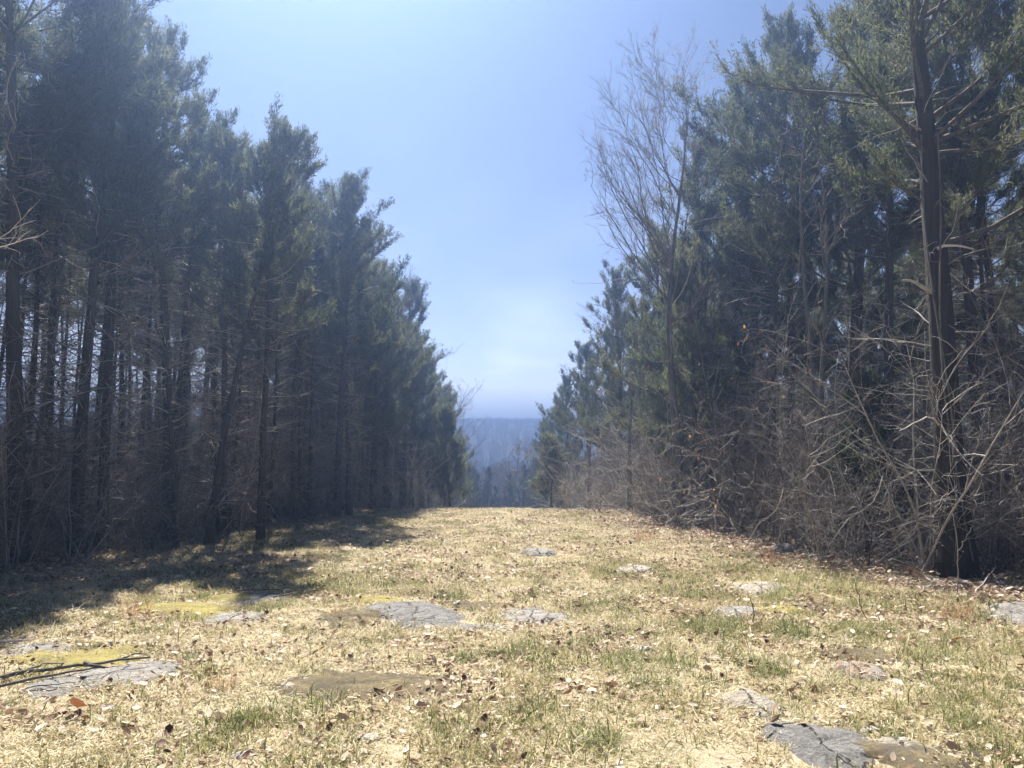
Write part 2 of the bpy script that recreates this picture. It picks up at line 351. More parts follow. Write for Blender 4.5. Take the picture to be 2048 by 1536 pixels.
def cedar(seed, H, cb, rad, r0, lean=(0, 0), nb=70, dead=100, sec=10, spk=10, side=None, mat='cedar', trunk_mat='bark', lite=False, size=1.0, top_pow=.58):
    """eastern red cedar: trunk, live limbs, feathery crown and the dead lower twigs"""
    rng = np.random.default_rng(seed)
    tn = 18; TP = trunk_line(rng, H, tn, lean, .12)
    tt = np.linspace(0, 1, tn); rr = r0 * ((1 - tt) ** .85) + .008; rr[0] *= 1.45; rr[1] *= 1.08
    TP[0, 0, 2] -= .15
    mt = MB(); fluted(mt, TP, rr, 12, rng, .13)
    # live limbs
    t = cb / H + (1 - cb / H) * rng.random(nb) ** .85 * .985; idx = np.zeros(nb, int)
    S, _ = along(TP, idx, t)
    th = rng.uniform(0, 2 * np.pi, nb); rel = (t * H - cb) / (H - cb)
    prof = np.clip(1 - rel, 0, 1) ** top_pow * (.55 + .45 * np.clip(rel * 3.5, 0, 1))
    L = rad * (.10 + .95 * prof) * rng.uniform(.55, 1.25, nb)
    long = rng.random(nb) < .08; L = np.where(long, L * 1.35, L)
    if side is not None: L *= 1 + side[2] * (np.cos(th) * side[0] + np.sin(th) * side[1])
    el = R(12) + R(48) * rel ** 1.1 + rng.normal(0, .2, nb)
    D = np.stack([np.cos(th) * np.cos(el), np.sin(th) * np.cos(el), np.sin(el)], -1)
    LP = grow(rng, S, D, L, 7, .11, .10)
    ml = MB(); ml.tubes(LP, taper(np.clip(r0 * .26 * (1 - rel * .7) * np.clip(L / rad, .3, 1.2), .006, .06), 7, .15), 4)
    # branchlets carry the foliage
    ns = np.maximum((L * sec).astype(int), 3); bi = np.repeat(np.arange(nb), ns); t2 = rng.uniform(.22, 1, len(bi)) ** .8
    S2, T2 = along(LP, bi, t2)
    D2 = T2 * .85 + rng.normal(0, .42, T2.shape); D2[:, 2] += .5
    L2 = (.16 + .30 * (1 - t2) + .12 * L[bi]) * rng.uniform(.6, 1.3, len(bi))
    P2 = grow(rng, S2, D2, L2, 4, .12, .16)
    ml.tubes(P2, taper(np.full(len(bi), .006), 4, .3), 3)
    mc = MB(); kk = 3 if lite else 5
    bt = np.clip(.42 + rng.normal(0, .16, nb), .02, .95)
    for j in range(kk):
        tj = np.clip((j + rng.random(len(bi))) / kk, .05, 1)
        p, d = along(P2, np.arange(len(bi)), tj)
        sprays(mc, rng, p, d, spk, .05 * size, .135 * size, .009 * size, .5, .25, bt[bi])
    # leader plume
    p, d = along(TP, np.zeros(26, int), np.linspace(.9, 1, 26)); sprays(mc, rng, p, d, 12, .1, .2, .013, .6, .5, np.full(26, .4))
    # dead twigs on the bare lower stem
    md = MB()
    if dead:
        t = rng.uniform(.05, min(.9, (cb + 2.2) / H), dead); S, _ = along(TP, np.zeros(dead, int), t); th = rng.uniform(0, 2 * np.pi, dead); el = rng.normal(.12, .3, dead)
        D = np.stack([np.cos(th) * np.cos(el), np.sin(th) * np.cos(el), np.sin(el)], -1); L = rng.uniform(.3, 1.0, dead) * np.minimum(1.5, rad)
        DP = grow(rng, S, D, L, 7, rng.uniform(-.06, .08, dead), .16); md.tubes(DP, taper(rng.uniform(.006, .015, dead), 7, .2), 4, rng.random(dead))
        bi = np.repeat(np.arange(dead), 7); t2 = rng.uniform(.2, 1, len(bi)); S2, T2 = along(DP, bi, t2)
        D2 = T2 + rng.normal(0, .6, T2.shape); P2 = grow(rng, S2, D2, rng.uniform(.08, .42, len(bi)), 4, -.02, .3); md.tubes(P2, taper(rng.uniform(.0025, .0055, len(bi)), 4, .4), 3, rng.random(len(bi)))
    tm = mt.absorb(md).mesh("cedar_trunk", M[trunk_mat], True, M['dead']) if dead else mt.mesh("cedar_trunk", M[trunk_mat], True)
    parts = [("trunk", tm), ("crown", mc.absorb(ml).mesh("cedar_crown", M[mat], False, M['limb']))]
    return parts

def bare_tree(seed, H, r0, lean=(0, 0), limbs=14, l1=(.35, .5), sub=(8, 6, 4), first=.3, up=.06, spread=1.0, side=None, k3=3, tw=1.0, steep=.6, bark='bark_grey', twigm='twig', fat=.5, wob=.25):
    """leafless hardwood: trunk and limbs, then the fine twig crown"""
    rng = np.random.default_rng(seed); tn = 14
    TP = trunk_line(rng, H, tn, lean, wob); TP[0, 0, 2] -= .15; tt = np.linspace(0, 1, tn); rr = r0 * (1 - tt) ** .9 + .006; rr[0] *= 1.4
    mt = MB(); fluted(mt, TP, rr, 10, rng, .06)
    t = first + (1 - first) * np.sort(rng.random(limbs)) ** .9 * .95; S, _ = along(TP, np.zeros(limbs, int), t)
    th = rng.uniform(0, 2 * np.pi, limbs)
    if side is not None: th = np.where(rng.random(limbs) < side[1], side[0] + rng.normal(0, .6, limbs), th)
    el = rng.normal(steep, .18, limbs) + .25 * t
    D = np.stack([np.cos(th) * np.cos(el), np.sin(th) * np.cos(el), np.sin(el)], -1)
    L = H * rng.uniform(*l1, limbs) * (1.15 - .75 * (t - first) / (1 - first)) * spread
    P1 = grow(rng, S, D, L, 10, up, .11); r1 = np.interp(t, tt, rr) * fat; mt.tubes(P1, taper(r1, 10, .15), 6)
    mw = MB(); Pp, Lp, rp = P1, L, r1
    for lev, c in enumerate(sub):
        m = len(Pp); bi = np.repeat(np.arange(m), c); t2 = rng.uniform(.15, 1, len(bi)); S2, T2 = along(Pp, bi, t2)
        D2 = T2 * 1.0 + rng.normal(0, .5, T2.shape); D2[:, 2] += .15
        L2 = Lp[bi] * rng.uniform(.22, .5, len(bi)) * (1.15 - .5 * t2); L2 = np.maximum(L2, .1); n2 = [7, 5, 4, 4][lev]
        P2 = grow(rng, S2, D2, L2, n2, .05, .17); r2 = np.maximum(rp[bi] * (1 - .8 * t2) * .6, [.007, .0042, .0028, .0025][lev] * tw)
        mw.tubes(P2, taper(r2, n2, .3), [4, 3, 3, 3][lev], rng.random(len(bi))); Pp, Lp, rp = P2, L2, r2
    return [("trunk", mt.mesh("bare_trunk", M[bark], True)), ("crown", mw.mesh("bare_twigs", M[twigm]))]

def shrub(seed, H, stems, r0, arch=-.03, sub=(9, 5), wig=.16, spread=.5, mat='brush', leaf=0, lean=(0, 0), tw=1.0):
    """leafless many-stemmed bush"""
    rng = np.random.default_rng(seed); S = np.concatenate([rng.normal(0, .10, (stems, 2)), np.full((stems, 1), -.12)], 1)
    D = np.concatenate([rng.normal(0, spread, (stems, 2)) + np.array(lean), np.ones((stems, 1))], 1); L = H * rng.uniform(.6, 1.15, stems)
    mb = MB(); P = grow(rng, S, D, L, 11, arch, wig * .7); rad = r0 * rng.uniform(.5, 1.1, stems); mb.tubes(P, taper(rad, 11, .2), 5, rng.random(stems))
    Pp, Lp = P, L
    for lev, c in enumerate(sub):
        bi = np.repeat(np.arange(len(Pp)), c); t2 = rng.uniform(.15 if lev else .22, 1, len(bi)); S2, T2 = along(Pp, bi, t2)
        D2 = T2 * .7 + rng.normal(0, .65, T2.shape); L2 = np.maximum(Lp[bi] * rng.uniform(.2, .5, len(bi)), .09); n2 = [6, 4, 4][lev]
        P2 = grow(rng, S2, D2, L2, n2, 0, wig * 1.5); mb.tubes(P2, taper(rng.uniform(.0038, .0065, len(bi)) * tw / (1 + .6 * lev), n2, .4), 3, rng.random(len(bi))); Pp, Lp = P2, L2
    out = [("stems", mb.mesh("shrub_stems", M[mat]))]
    if leaf:
        ml = MB(); bi = rng.integers(0, len(Pp), leaf); p, d = along(Pp, bi, rng.uniform(.4, 1, leaf)); d = d * .3; d[:, 2] -= .8
        sprays(ml, rng, p, d, 1, .05, .10, .022, .4, -.2, rng.random(leaf)); out.append(("leaves", ml.mesh("clinging_leaves", M['orange'])))
    return out

_tilt = np.random.default_rng(3)
def plant(name, parts, x, y, rz=0., sc=1., label=None, cat=None, group=None, tilt=None, zs=1.):
    """an Empty at the foot of a plant that carries copies of its parts"""
    e = bpy.data.objects.new(name, None); C.objects.link(e); e.empty_display_size = .3
    e.location = (x, y, gzf(x, y)); tilt = tilt or tuple(_tilt.normal(0, .028, 2)); e.rotation_euler = (tilt[0], tilt[1], rz); e.scale = (sc, sc, sc * zs)
    for nm, me in parts: link(nm, me, e)
    return props(e, label, cat, group)
def single(name, me, x, y, rz=0., sc=1., label=None, cat=None, group=None, dz=0., tilt=(0, 0)):
    o = link(name, me, None, (x, y, gzf(x, y) + dz)); o.rotation_euler = (tilt[0], tilt[1], rz); o.scale = (sc, sc, sc)
    return props(o, label, cat, group)

# prototypes (mesh data shared by the copies)
WOOD = [cedar(101, 10.2, 5.0, 2.1, .095, (.01, .0), nb=68), cedar(102, 11.0, 5.6, 2.3, .11, (-.02, .01), nb=74), cedar(103, 9.4, 4.6, 1.9, .085, (.03, -.01), nb=62),
        cedar(104, 10.6, 4.8, 2.4, .10, (.0, .03), nb=74), cedar(105, 8.8, 5.0, 1.6, .07, (.05, .0), nb=50)]
SLIM = [cedar(111, 8.8, 5.8, 1.0, .055, (.02, .01), nb=34, dead=95), cedar(112, 9.6, 6.3, 1.1, .062, (-.03, .0), nb=34, dead=95), cedar(113, 7.8, 5.2, .9, .048, (.04, -.02), nb=30, dead=85)]
EDGE = [cedar(201, 9.8, 1.4, 2.3, .13, (.0, .0), nb=92, dead=30), cedar(202, 8.6, .9, 2.1, .11, (.01, .01), nb=92, dead=24), cedar(203, 10.6, 2.4, 2.5, .15, (-.01, .0), nb=92, dead=45)]
YOUNG = [cedar(301, 3.2, .25, .85, .04, nb=70, dead=0, sec=11), cedar(302, 2.0, .12, .6, .03, nb=55, dead=0, sec=12)]
POLE = [bare_tree(401, 7.5, .05, (.03, .01), 16, (.12, .24), (6, 4), .25, .05, 1, None, tw=1.1), bare_tree(402, 6.0, .04, (-.05, .03), 14, (.14, .28), (6, 4), .2, .05, tw=1.1), bare_tree(403, 8.6, .065, (.02, -.03), 18, (.12, .22), (7, 4), .3, .05, tw=1.1)]
SAP = [shrub(501, 3.4, 2, .02, -.005, (16, 5), .12, .10, 'twig'), shrub(502, 4.2, 3, .022, -.004, (15, 5), .12, .14, 'twig'), shrub(503, 2.6, 2, .016, -.01, (14, 5), .14, .16, 'twig'), shrub(504, 3.0, 2, .018, -.008, (14, 5), .13, .14, 'brush', 0, (.12, 0))]
BUSH = [shrub(601, 2.1, 10, .017, -.045, (9, 6), .09 + 0*.17, .55), shrub(602, 2.6, 12, .018, -.04, (9, 6), .09 + 0*.16, .5), shrub(603, 1.5, 9, .012, -.03, (9, 5), .09 + 0*.18, .6), shrub(604, 2.9, 9, .02, -.03, (10, 6), .09 + 0*.16, .42)]
BARE = [bare_tree(701, 11.0, .13, (-.03, .0), 18, (.32, .5), (8, 6, 4), .3, .055), bare_tree(702, 10.0, .12, (.02, .02), 18, (.3, .48), (8, 6, 4), .3, .06)]

# ------------------------------------------------------------------ trees with a place of their own
# thick cedar at the edge of the sunlit side, close to the camera
hero = cedar(900, 12.5, 4.6, 3.0, .20, (-.02, .01), nb=95, dead=60, spk=12, size=.78, trunk_mat='bark_hero')
ht = plant("cedar_tree", hero, 6.03, 10.65, 0, 1, "thickest dark cedar trunk with shaggy bark and a pale broken stub", "tree", "cedars fronting the clearing", (.001, 0))
rng = np.random.default_rng(5)
mb = MB(); P = grow(rng, np.array([[-.16, -.05, 3.95]]), np.array([[-.8, -.25, .35]]), np.array([.55]), 9, .0, .2); mb.tubes(P, taper(np.array([.036]), 9, .4), 7, [.4])
link("broken_stub", mb.mesh("broken_stub", M['pale'], True), ht)
mb = MB(); P = grow(rng, np.array([[-.1, -.12, 4.55]]), np.array([[.5, -.4, .25]]), np.array([.5]), 7, -.10, .2); mb.tubes(P, taper(np.array([.024]), 7, .4), 6, [.9])
link("dead_branch", mb.mesh("dead_branch", M['pale'], True), ht); mb = MB()
P = grow(rng, np.array([[-.18, -.1, 2.1]]), np.array([[-.5, -.2, .5]]), np.array([.7]), 7, -.16, .25); mb.tubes(P, taper(np.array([.014]), 7, .4), 5, [.9])
link("dead_branch", mb.mesh("dead_branch", M['pale'], True), ht)
mb = MB(); tz = np.linspace(-.05, 6.2, 40)
for off, ph in ((.0, 0.), (.6, 2.)):
    a = -2.2 + off + .5 * np.sin(tz * .9 + ph); rr = np.interp(tz, [0, .8, 6], [.30, .225, .15]) + .012
    cx = -.02 * (tz / 12.5) ** 1.3 * 12.5
    mb.tubes(np.stack([cx + rr * np.cos(a), rr * np.sin(a), tz], -1)[None], np.full((1, 40), .013), 5, [.3])
link("climbing_vine", mb.mesh("climbing_vine", M['bark_grey'], True), ht)

FRONT = [  # x, y, prototype, rotation, scale, label
    (-7.45, 11.89, WOOD[3], .4, 1.18, "stout dark cedar trunk at the edge of the photo beside the pale reaching branches"),
    (-7.23, 12.90, WOOD[0], 2.2, 1.00, "slim cedar just behind the stout dark trunk at the photo's edge"),
    (-7.10, 13.50, WOOD[2], 4.0, 1.02, "thin cedar between the stout edge trunk and the leaning pair"),
    (-6.65, 15.07, WOOD[1], 1.0, 0.92, "straight cedar whose pointed top overhangs the glowing sky"),
    (-5.71, 14.63, WOOD[4], .2, .93, "cedar leaning toward the grass in the shaded tree line"),
    (-6.00, 16.10, WOOD[0], 5.0, 0.82, "cedar close behind the leaning one in the shaded tree line"),
    (-4.92, 15.25, WOOD[2], 3.3, 0.82, "cedar standing farthest out where tree shadow crosses the grass"),
    (-5.56, 20.59, WOOD[3], .9, 0.88, "cedar past the outermost shaded trunk, midway to the crest"),
    (-4.85, 21.46, WOOD[1], 2.6, 0.84, "nearer of two close paired cedar trunks by the crest"),
    (-4.62, 22.00, WOOD[0], 4.4, 0.82, "farther of two close paired cedar trunks by the crest"),
    (-5.50, 24.60, EDGE[2], 1.7, 0.86, "leafy cedar filling the shaded side just before the crest"),
    (-4.80, 29.50, EDGE[0], .3, 0.93, "full cedar rising behind the crest on the shaded side"),
    (-4.6, 35.50, EDGE[1], 2.3, 1.02, "low branching cedar down the slope on the shaded side"),
    (-4.6, 44.00, EDGE[0], 4.1, 1.0, "last full cedar against the pale gap on the shaded side"),
    (8.67, 14.40, WOOD[1], .5, 1.10, "dark cedar trunk standing behind the thickest shaggy one"),
    (10.07, 15.70, WOOD[3], 2.0, 1.08, "dark cedar trunk at the photo's edge behind the thickest one"),
    (7.30, 15.00, WOOD[0], 1.2, 1.08, "narrow cedar trunk midway between thickest cedar and bare hardwood"),
    (6.59, 20.40, EDGE[2], 3.0, 1.14, "heavy cedar with a thick trunk behind the sunlit brush"),
    (7.45, 17.20, EDGE[2], 5.2, 1.12, "tall cedar with dense green crown above the tangled brush"),
    (5.85, 17.60, WOOD[3], 4.5, 1.12, "tall cedar with spiky top beside the bare hardwood"),
    (5.15, 21.00, EDGE[0], .8, 1.06, "leafy cedar rising just behind the bare hardwood"),
    (4.65, 25.00, EDGE[1], 2.9, 1.05, "leafy cedar beyond the bare hardwood near the crest"),
    (4.3, 31.00, EDGE[0], 1.1, 0.98, "full cedar rising behind the crest on the sunlit side"),
    (3.9, 38.00, EDGE[1], 4.7, 1.00, "low branching cedar down the slope on the sunlit side"),
    (3.3, 49.00, EDGE[1], 3.9, .95, "narrow spired cedar at the pale gap on the sunlit side"),
    (4.75, 19.9, EDGE[1], 1.0, .82, "lower cedar merging with the tall leafless hardwood"),
    (-4.90, 27.2, EDGE[1], 1.0, 1.0, "full cedar between the crest and the one rising behind it, shaded side"),
    (-4.6, 32.4, EDGE[2], 3.2, .92, "taller cedar wedged in the shaded line below the crest"),
    (-4.5, 39.6, EDGE[2], .2, .95, "tall cedar standing among lower ones down the shaded slope"),
    (-4.2, 48.5, EDGE[1], 5.1, 1.05, "bushy cedar near the low end of the shaded line"),
    (-4.2, 54.0, EDGE[0], 2.1, .95, "endmost cedar of the shaded line beside the valley gap"),
    (3.3, 43.5, EDGE[0], 2.2, .85, "full cedar down the sunlit slope before the narrow spired one"),
    (2.9, 55.0, EDGE[1], .7, .95, "endmost cedar of the sunlit line beside the valley gap"),
]
taken = [(6.03, 10.65), (4.05, 18.6), (5.4, 9.5), (5.75, 10.0), (5.1, 9.0), (6.4, 9.9), (5.5, 10.4), (6.5, 10.5), (5.9, 9.4)]
for x, y, pr, rz, sc, lb in FRONT:
    plant("cedar_tree", pr, x, y, rz, sc, lb, "tree", "cedars fronting the clearing"); taken.append((x, y))
tall_bare = bare_tree(823, 10.6, .105, (-.05, .0), 30, (.34, .46), (10, 7, 4), .34, .10, 1.0, (R(178), .66), steep=.66, fat=.34, twigm='twig', tw=.85, wob=.5)
plant("hardwood_tree", tall_bare, 4.05, 18.6, 0, 1, "tall leafless hardwood arching into the open sky", "tree", "bare hardwoods")
for x, y, k, rz, sc, lb in [(-6.0, 27.5, 0, .5, .92, "leafless hardwood poking above the shaded cedars"), (-5.2, 33, 1, 2.5, .9, "leafless hardwood behind the shaded cedars near the gap"), (-4.6, 52, 0, 1.5, .95, "far leafless tree at the low end of the shaded tree line"),
                            (5.0, 52, 1, 3.1, .9, "far leafless tree beside the narrow spired cedar"), (3.55, 23.5, 1, 1.2, .62, "small leafless tree leaning into the gap below the tall bare one"), (3.3, 34.0, 0, 2.9, .62, "small leafless tree beyond the crest on the sunlit side"), (5.2, 27.5, 1, 4.0, .85, "leafless hardwood overhanging the gap below the tall bare one"), (7.2, 60, 0, 5.0, .9, "far leafless tree where the sunlit tree line drops away")]:
    plant("hardwood_tree", BARE[k], x, y, rz, sc, lb, "tree", "bare hardwoods"); taken.append((x, y))

# leafless limbs reaching in from a tree just outside the view
reach = bare_tree(810, 6.2, .10, (.02, .01), 9, (.34, .46), (6, 5), .35, .0, 1.0, (R(10), .8), steep=.12, bark='bark_grey', twigm='pale')
plant("hardwood_tree", reach, -7.35, 8.4, 0, 1, "tree with pale sunlit branches reaching in at the photo's edge", "tree", "bare hardwoods"); taken.append((-7.35, 8.4))

# ------------------------------------------------------------------ the woods behind the front rows
rng = np.random.default_rng(77)
def zone(text, y):
    return text + (" close to the camera" if y < 12 else " level with the solitary flat rock" if y < 16 else " short of the crest" if y < 22 else " beside the crest" if y < 29 else " down the slope past the crest")
def fill(n, x0f, depth, y0, y1, gap, power):
    out = []
    for _ in range(9000):
        if len(out) >= n: break
        y = rng.uniform(y0, y1); d = .6 + depth * rng.random() ** power; x = x0f(y, d)
        if math.hypot(x - 5.75, y - 9.6) < 1.6: continue
        if all((x - a) ** 2 + (y - b) ** 2 > gap * gap for a, b in taken): taken.append((x, y)); out.append((x, y, d))
    return out
for x, y, d in fill(20, lambda y, d: float(edge_left(y)) - d - .9, 8, 9, 56, 1.25, 1.0):
    pr = WOOD[rng.integers(5)] if y < 26 else (EDGE + WOOD)[rng.integers(8)]
    plant("cedar_tree", pr, x, y, rng.uniform(0, 6.28), rng.uniform(.86, 1.1), zone("slender cedar deep in the shaded wood", y), "tree", "cedars deep in the shaded wood")
for x, y, d in fill(20, lambda y, d: float(edge_left(y)) - d - .2, 4, 23, 54, 1.5, 1.0):
    plant("cedar_tree", (EDGE + WOOD[:2])[rng.integers(5)], x, y, rng.uniform(0, 6.28), rng.uniform(.78, .98), zone("full cedar in the shaded tree line", y), "tree", "full cedars in the shaded tree line")
for x, y, d in fill(56, lambda y, d: float(edge_right(y)) + d + .9, 17, 7.5, 56, 1.25, .9):
    pr = WOOD[rng.integers(5)] if (y < 20 and d > 1.5) else (EDGE + WOOD)[rng.integers(8)]
    plant("cedar_tree", pr, x, y, rng.uniform(0, 6.28), rng.uniform(.9, 1.15), zone("dark cedar deep in the wood behind the brush", y), "tree", "cedars deep in the wood behind the brush")
for x, y, d in fill(95, lambda y, d: float(edge_left(y)) - d + .5, 8, 8.5, 36, .5, 1.0):
    plant("cedar_tree", SLIM[rng.integers(3)], x, y, rng.uniform(0, 6.28), rng.uniform(.85, 1.1), zone("very slim straight cedar crowding the shaded wood", y), "tree", "slim cedars crowding the shaded wood")
for x, y, d in fill(26, lambda y, d: float(edge_left(y)) - d + .2, 9, 8.5, 18, .5, 1.0):
    plant("cedar_tree", SLIM[rng.integers(3)], x, y, rng.uniform(0, 6.28), rng.uniform(.8, 1.1), zone("very slim straight cedar crowding the shaded wood", y), "tree", "slim cedars crowding the shaded wood")
for x, y, d in fill(20, lambda y, d: float(edge_right(y)) + d + .2, 7, 10, 34, .5, 1.0):
    plant("cedar_tree", SLIM[rng.integers(3)], x, y, rng.uniform(0, 6.28), rng.uniform(.85, 1.1), zone("very slim cedar in the wood behind the brush", y), "tree", "slim cedars behind the brush")
for x, y, d in fill(36, lambda y, d: float(edge_left(y)) - d + .3, 11, 8, 34, .55, 1.0):
    plant("young_tree", POLE[rng.integers(3)], x, y, rng.uniform(0, 6.28), rng.uniform(.8, 1.15), zone("thin bare pole tree among the shaded cedar", y), "tree", "pole trees among the shaded cedars")
for x, y, d in fill(24, lambda y, d: float(edge_right(y)) + d, 10, 8.5, 34, .55, 1.0):
    plant("young_tree", POLE[rng.integers(3)], x, y, rng.uniform(0, 6.28), rng.uniform(.8, 1.1), zone("thin bare pole tree in the wood behind the brush", y), "tree", "pole trees behind the brush")
for x, y, d in fill(80, lambda y, d: float(edge_left(y)) - d + .7, 8, 7, 30, .35, 1.2):
    plant("sapling", SAP[rng.integers(4)], x, y, rng.uniform(0, 6.28), rng.uniform(.7, 1.2), zone("thin bare sapling under the shaded cedar", y), "sapling", "saplings under the shaded cedars")
for x, y, d in fill(60, lambda y, d: float(edge_right(y)) + d - .3, 8, 9, 30, .35, 1.3):
    plant("sapling", SAP[rng.integers(4)], x, y, rng.uniform(0, 6.28), rng.uniform(.7, 1.15), zone("thin bare sapling in the brush of the sunlit edge", y), "sapling", "saplings in the sunlit edge")
for x, y, d in fill(34, lambda y, d: float(edge_left(y)) - d + .6, 5, 9, 36, .7, 1.2):
    plant("bare_shrub", BUSH[rng.integers(4)], x, y, rng.uniform(0, 6.28), rng.uniform(.6, 1.0), zone("leafless shrub at the foot of the shaded cedars", y), "shrub", "shrubs at the foot of the shaded cedars")
for x, y, d in fill(52, lambda y, d: float(edge_right(y)) + d - .7, 4.5, 11, 40, .6, 1.4):
    plant("bare_shrub", BUSH[rng.integers(4)], x, y, rng.uniform(0, 6.28), rng.uniform(.7, 1.15), zone("tangled leafless shrub along the sunlit edge", y), "shrub", "shrubs along the sunlit edge")
# shrubs one can point at
pale_bush = shrub(650, 2.6, 5, .012, -.03, (10, 6), .2, .5, 'brush', 0, (-.35, -.1), tw=.9)
plant("bare_shrub", pale_bush, 4.75, 12.0, 0, 1, "pale crooked leafless shrub lit by sun beside the thickest cedar", "shrub")
lf = shrub(651, 2.9, 4, .016, -.01, (10, 5), .15, .25, 'brush', 46); lf2 = shrub(652, 4.6, 2, .022, -.005, (12, 5), .13, .15, 'brush', 30)
plant("sapling", lf, 4.2, 16.0, 0, 1, "sapling still holding small red orange leaves", "sapling")
plant("sapling", lf2, 5.4, 15.6, 0, 1.1, "tall sapling with a few yellow leaves high up", "sapling")
plant("sapling", lf2, -5.9, 16.4, 2, 1.0, "sapling with a few yellow leaves among the shaded cedars", "sapling")
plant("young_cedar", YOUNG[0], -2.5, 31.5, 0, 1.25, "small bushy cedar at the crest below the shaded tree line", "tree")
for x, y, k, sc, lb in [(-4.0, 23.6, 0, .8, "leafless bush at the foot of the paired cedars"), (-3.9, 26.2, 3, .8, "leafless bush under the full cedar at the crest"), (-3.6, 30.0, 1, .9, "leafless bush in the shade just past the crest"), (-3.4, 36.0, 0, 1.0, "leafless bush low on the shaded slope"), (2.5, 26.5, 0, .95, "grey leafless bush spilling onto the grass at the crest"), (2.1, 30.5, 1, 1.1, "leafless bush just over the crest"), (2.6, 23.5, 2, 1.1, "low leafless bush on the near side of the crest"), (2.3, 35, 3, 1.1, "leafless bush down the slope beyond the crest")]:
    plant("bare_shrub", BUSH[k], x, y, k, sc, lb, "shrub")
plant("young_cedar", YOUNG[1], 1.7, 33.0, 0, 1.5, "small bushy cedar at the crest below the sunlit tree line", "tree")
plant("young_cedar", YOUNG[0], 5.9, 12.9, 2, .9, "small green cedar half hidden behind the pale crooked shrub", "tree")

# ------------------------------------------------------------------ valley and far hill
FARC = [cedar(1001, 9.0, .6, 1.9, .13, nb=70, dead=0, sec=6, spk=6, mat='cedar_far', lite=True, size=1.7), cedar(1002, 8.0, .5, 1.7, .12, nb=64, dead=0, sec=6, spk=6, mat='cedar_far', lite=True, size=1.7)]
FARB = [bare_tree(1101, 9.5, .12, (.0, .0), 16, (.3, .46), (7, 5), .25, .05, tw=3.0), bare_tree(1102, 8.5, .10, (.02, .0), 15, (.32, .48), (7, 5), .25, .05, tw=3.0)]
vt = []
for _ in range(4000):
    if len(vt) >= 90: break
    y = rng.uniform(57, 105); x = rng.uniform(-.10, .08) * y
    if all((x - a) ** 2 + (y - b) ** 2 > 2.4 for a, b in vt): vt.append((x, y))
for x, y in vt:
    if rng.random() < .7: plant("cedar_tree", FARC[rng.integers(2)], x, y, rng.uniform(0, 6.28), rng.uniform(.55, .8) * (1 + .004 * (y - 57)), "one of the hazy cedars down in the valley gap", "tree", "cedars in the valley gap")
    else: plant("hardwood_tree", FARB[rng.integers(2)], x, y, rng.uniform(0, 6.28), rng.uniform(.75, 1.0), "one of the hazy leafless trees down in the valley gap", "tree", "bare trees in the valley gap")

def scatter(name, pts, rot, scl, idx, meshes, label, kind="stuff"):
    col = bpy.data.collections.new(name + "_pieces")
    for k, me in enumerate(meshes):
        o = bpy.data.objects.new("piece_%02d" % k, me); col.objects.link(o)
    me = bpy.data.meshes.new(name); me.vertices.add(len(pts)); me.vertices.foreach_set("co", np.asarray(pts, np.float32).ravel())
    for nm, ty, val, key in (("rot", 'FLOAT_VECTOR', rot, "vector"), ("scl", 'FLOAT', scl, "value"), ("idx", 'INT', idx, "value")):
        a = me.attributes.new(nm, ty, 'POINT'); a.data.foreach_set(key, np.asarray(val, np.int32 if ty == 'INT' else np.float32).ravel())
    o = link(name, me)
    ng = bpy.data.node_groups.new(name, 'GeometryNodeTree')
    ng.interface.new_socket("Geometry", in_out='INPUT', socket_type='NodeSocketGeometry'); ng.interface.new_socket("Geometry", in_out='OUTPUT', socket_type='NodeSocketGeometry')
    gi = ng.nodes.new("NodeGroupInput"); go = ng.nodes.new("NodeGroupOutput"); ip = ng.nodes.new("GeometryNodeInstanceOnPoints")
    ci = ng.nodes.new("GeometryNodeCollectionInfo"); ci.inputs["Collection"].default_value = col; ci.inputs["Separate Children"].default_value = True; ci.inputs["Reset Children"].default_value = True
    def attr(nm, ty):
        n = ng.nodes.new("GeometryNodeInputNamedAttribute"); n.data_type = ty; n.inputs["Name"].default_value = nm; return n.outputs["Attribute"]
    e2r = ng.nodes.new("FunctionNodeEulerToRotation")
    ln = ng.links.new
    ln(gi.outputs[0], ip.inputs["Points"]); ln(ci.outputs[0], ip.inputs["Instance"]); ip.inputs["Pick Instance"].default_value = True
    ln(attr("idx", 'INT'), ip.inputs["Instance Index"]); ln(attr("rot", 'FLOAT_VECTOR'), e2r.inputs[0]); ln(e2r.outputs[0], ip.inputs["Rotation"]); ln(attr("scl", 'FLOAT'), ip.inputs["Scale"])
    ln(ip.outputs[0], go.inputs[0])
    md = o.modifiers.new("scatter", 'NODES'); md.node_group = ng
    return props(o, label, name.replace("_", " ") if kind == "stuff" else None, None, kind)

def spots(n, f, x0, x1, y0, y1, rng):
    x = rng.uniform(x0, x1, n); y = rng.uniform(y0, y1, n); p = f(x, y); k = rng.random(n) < p; return x[k], y[k]
def whole_rot(rng, n, tilt=.08): return np.stack([rng.normal(0, tilt, n), rng.normal(0, tilt, n), rng.uniform(0, 6.283, n)], -1)

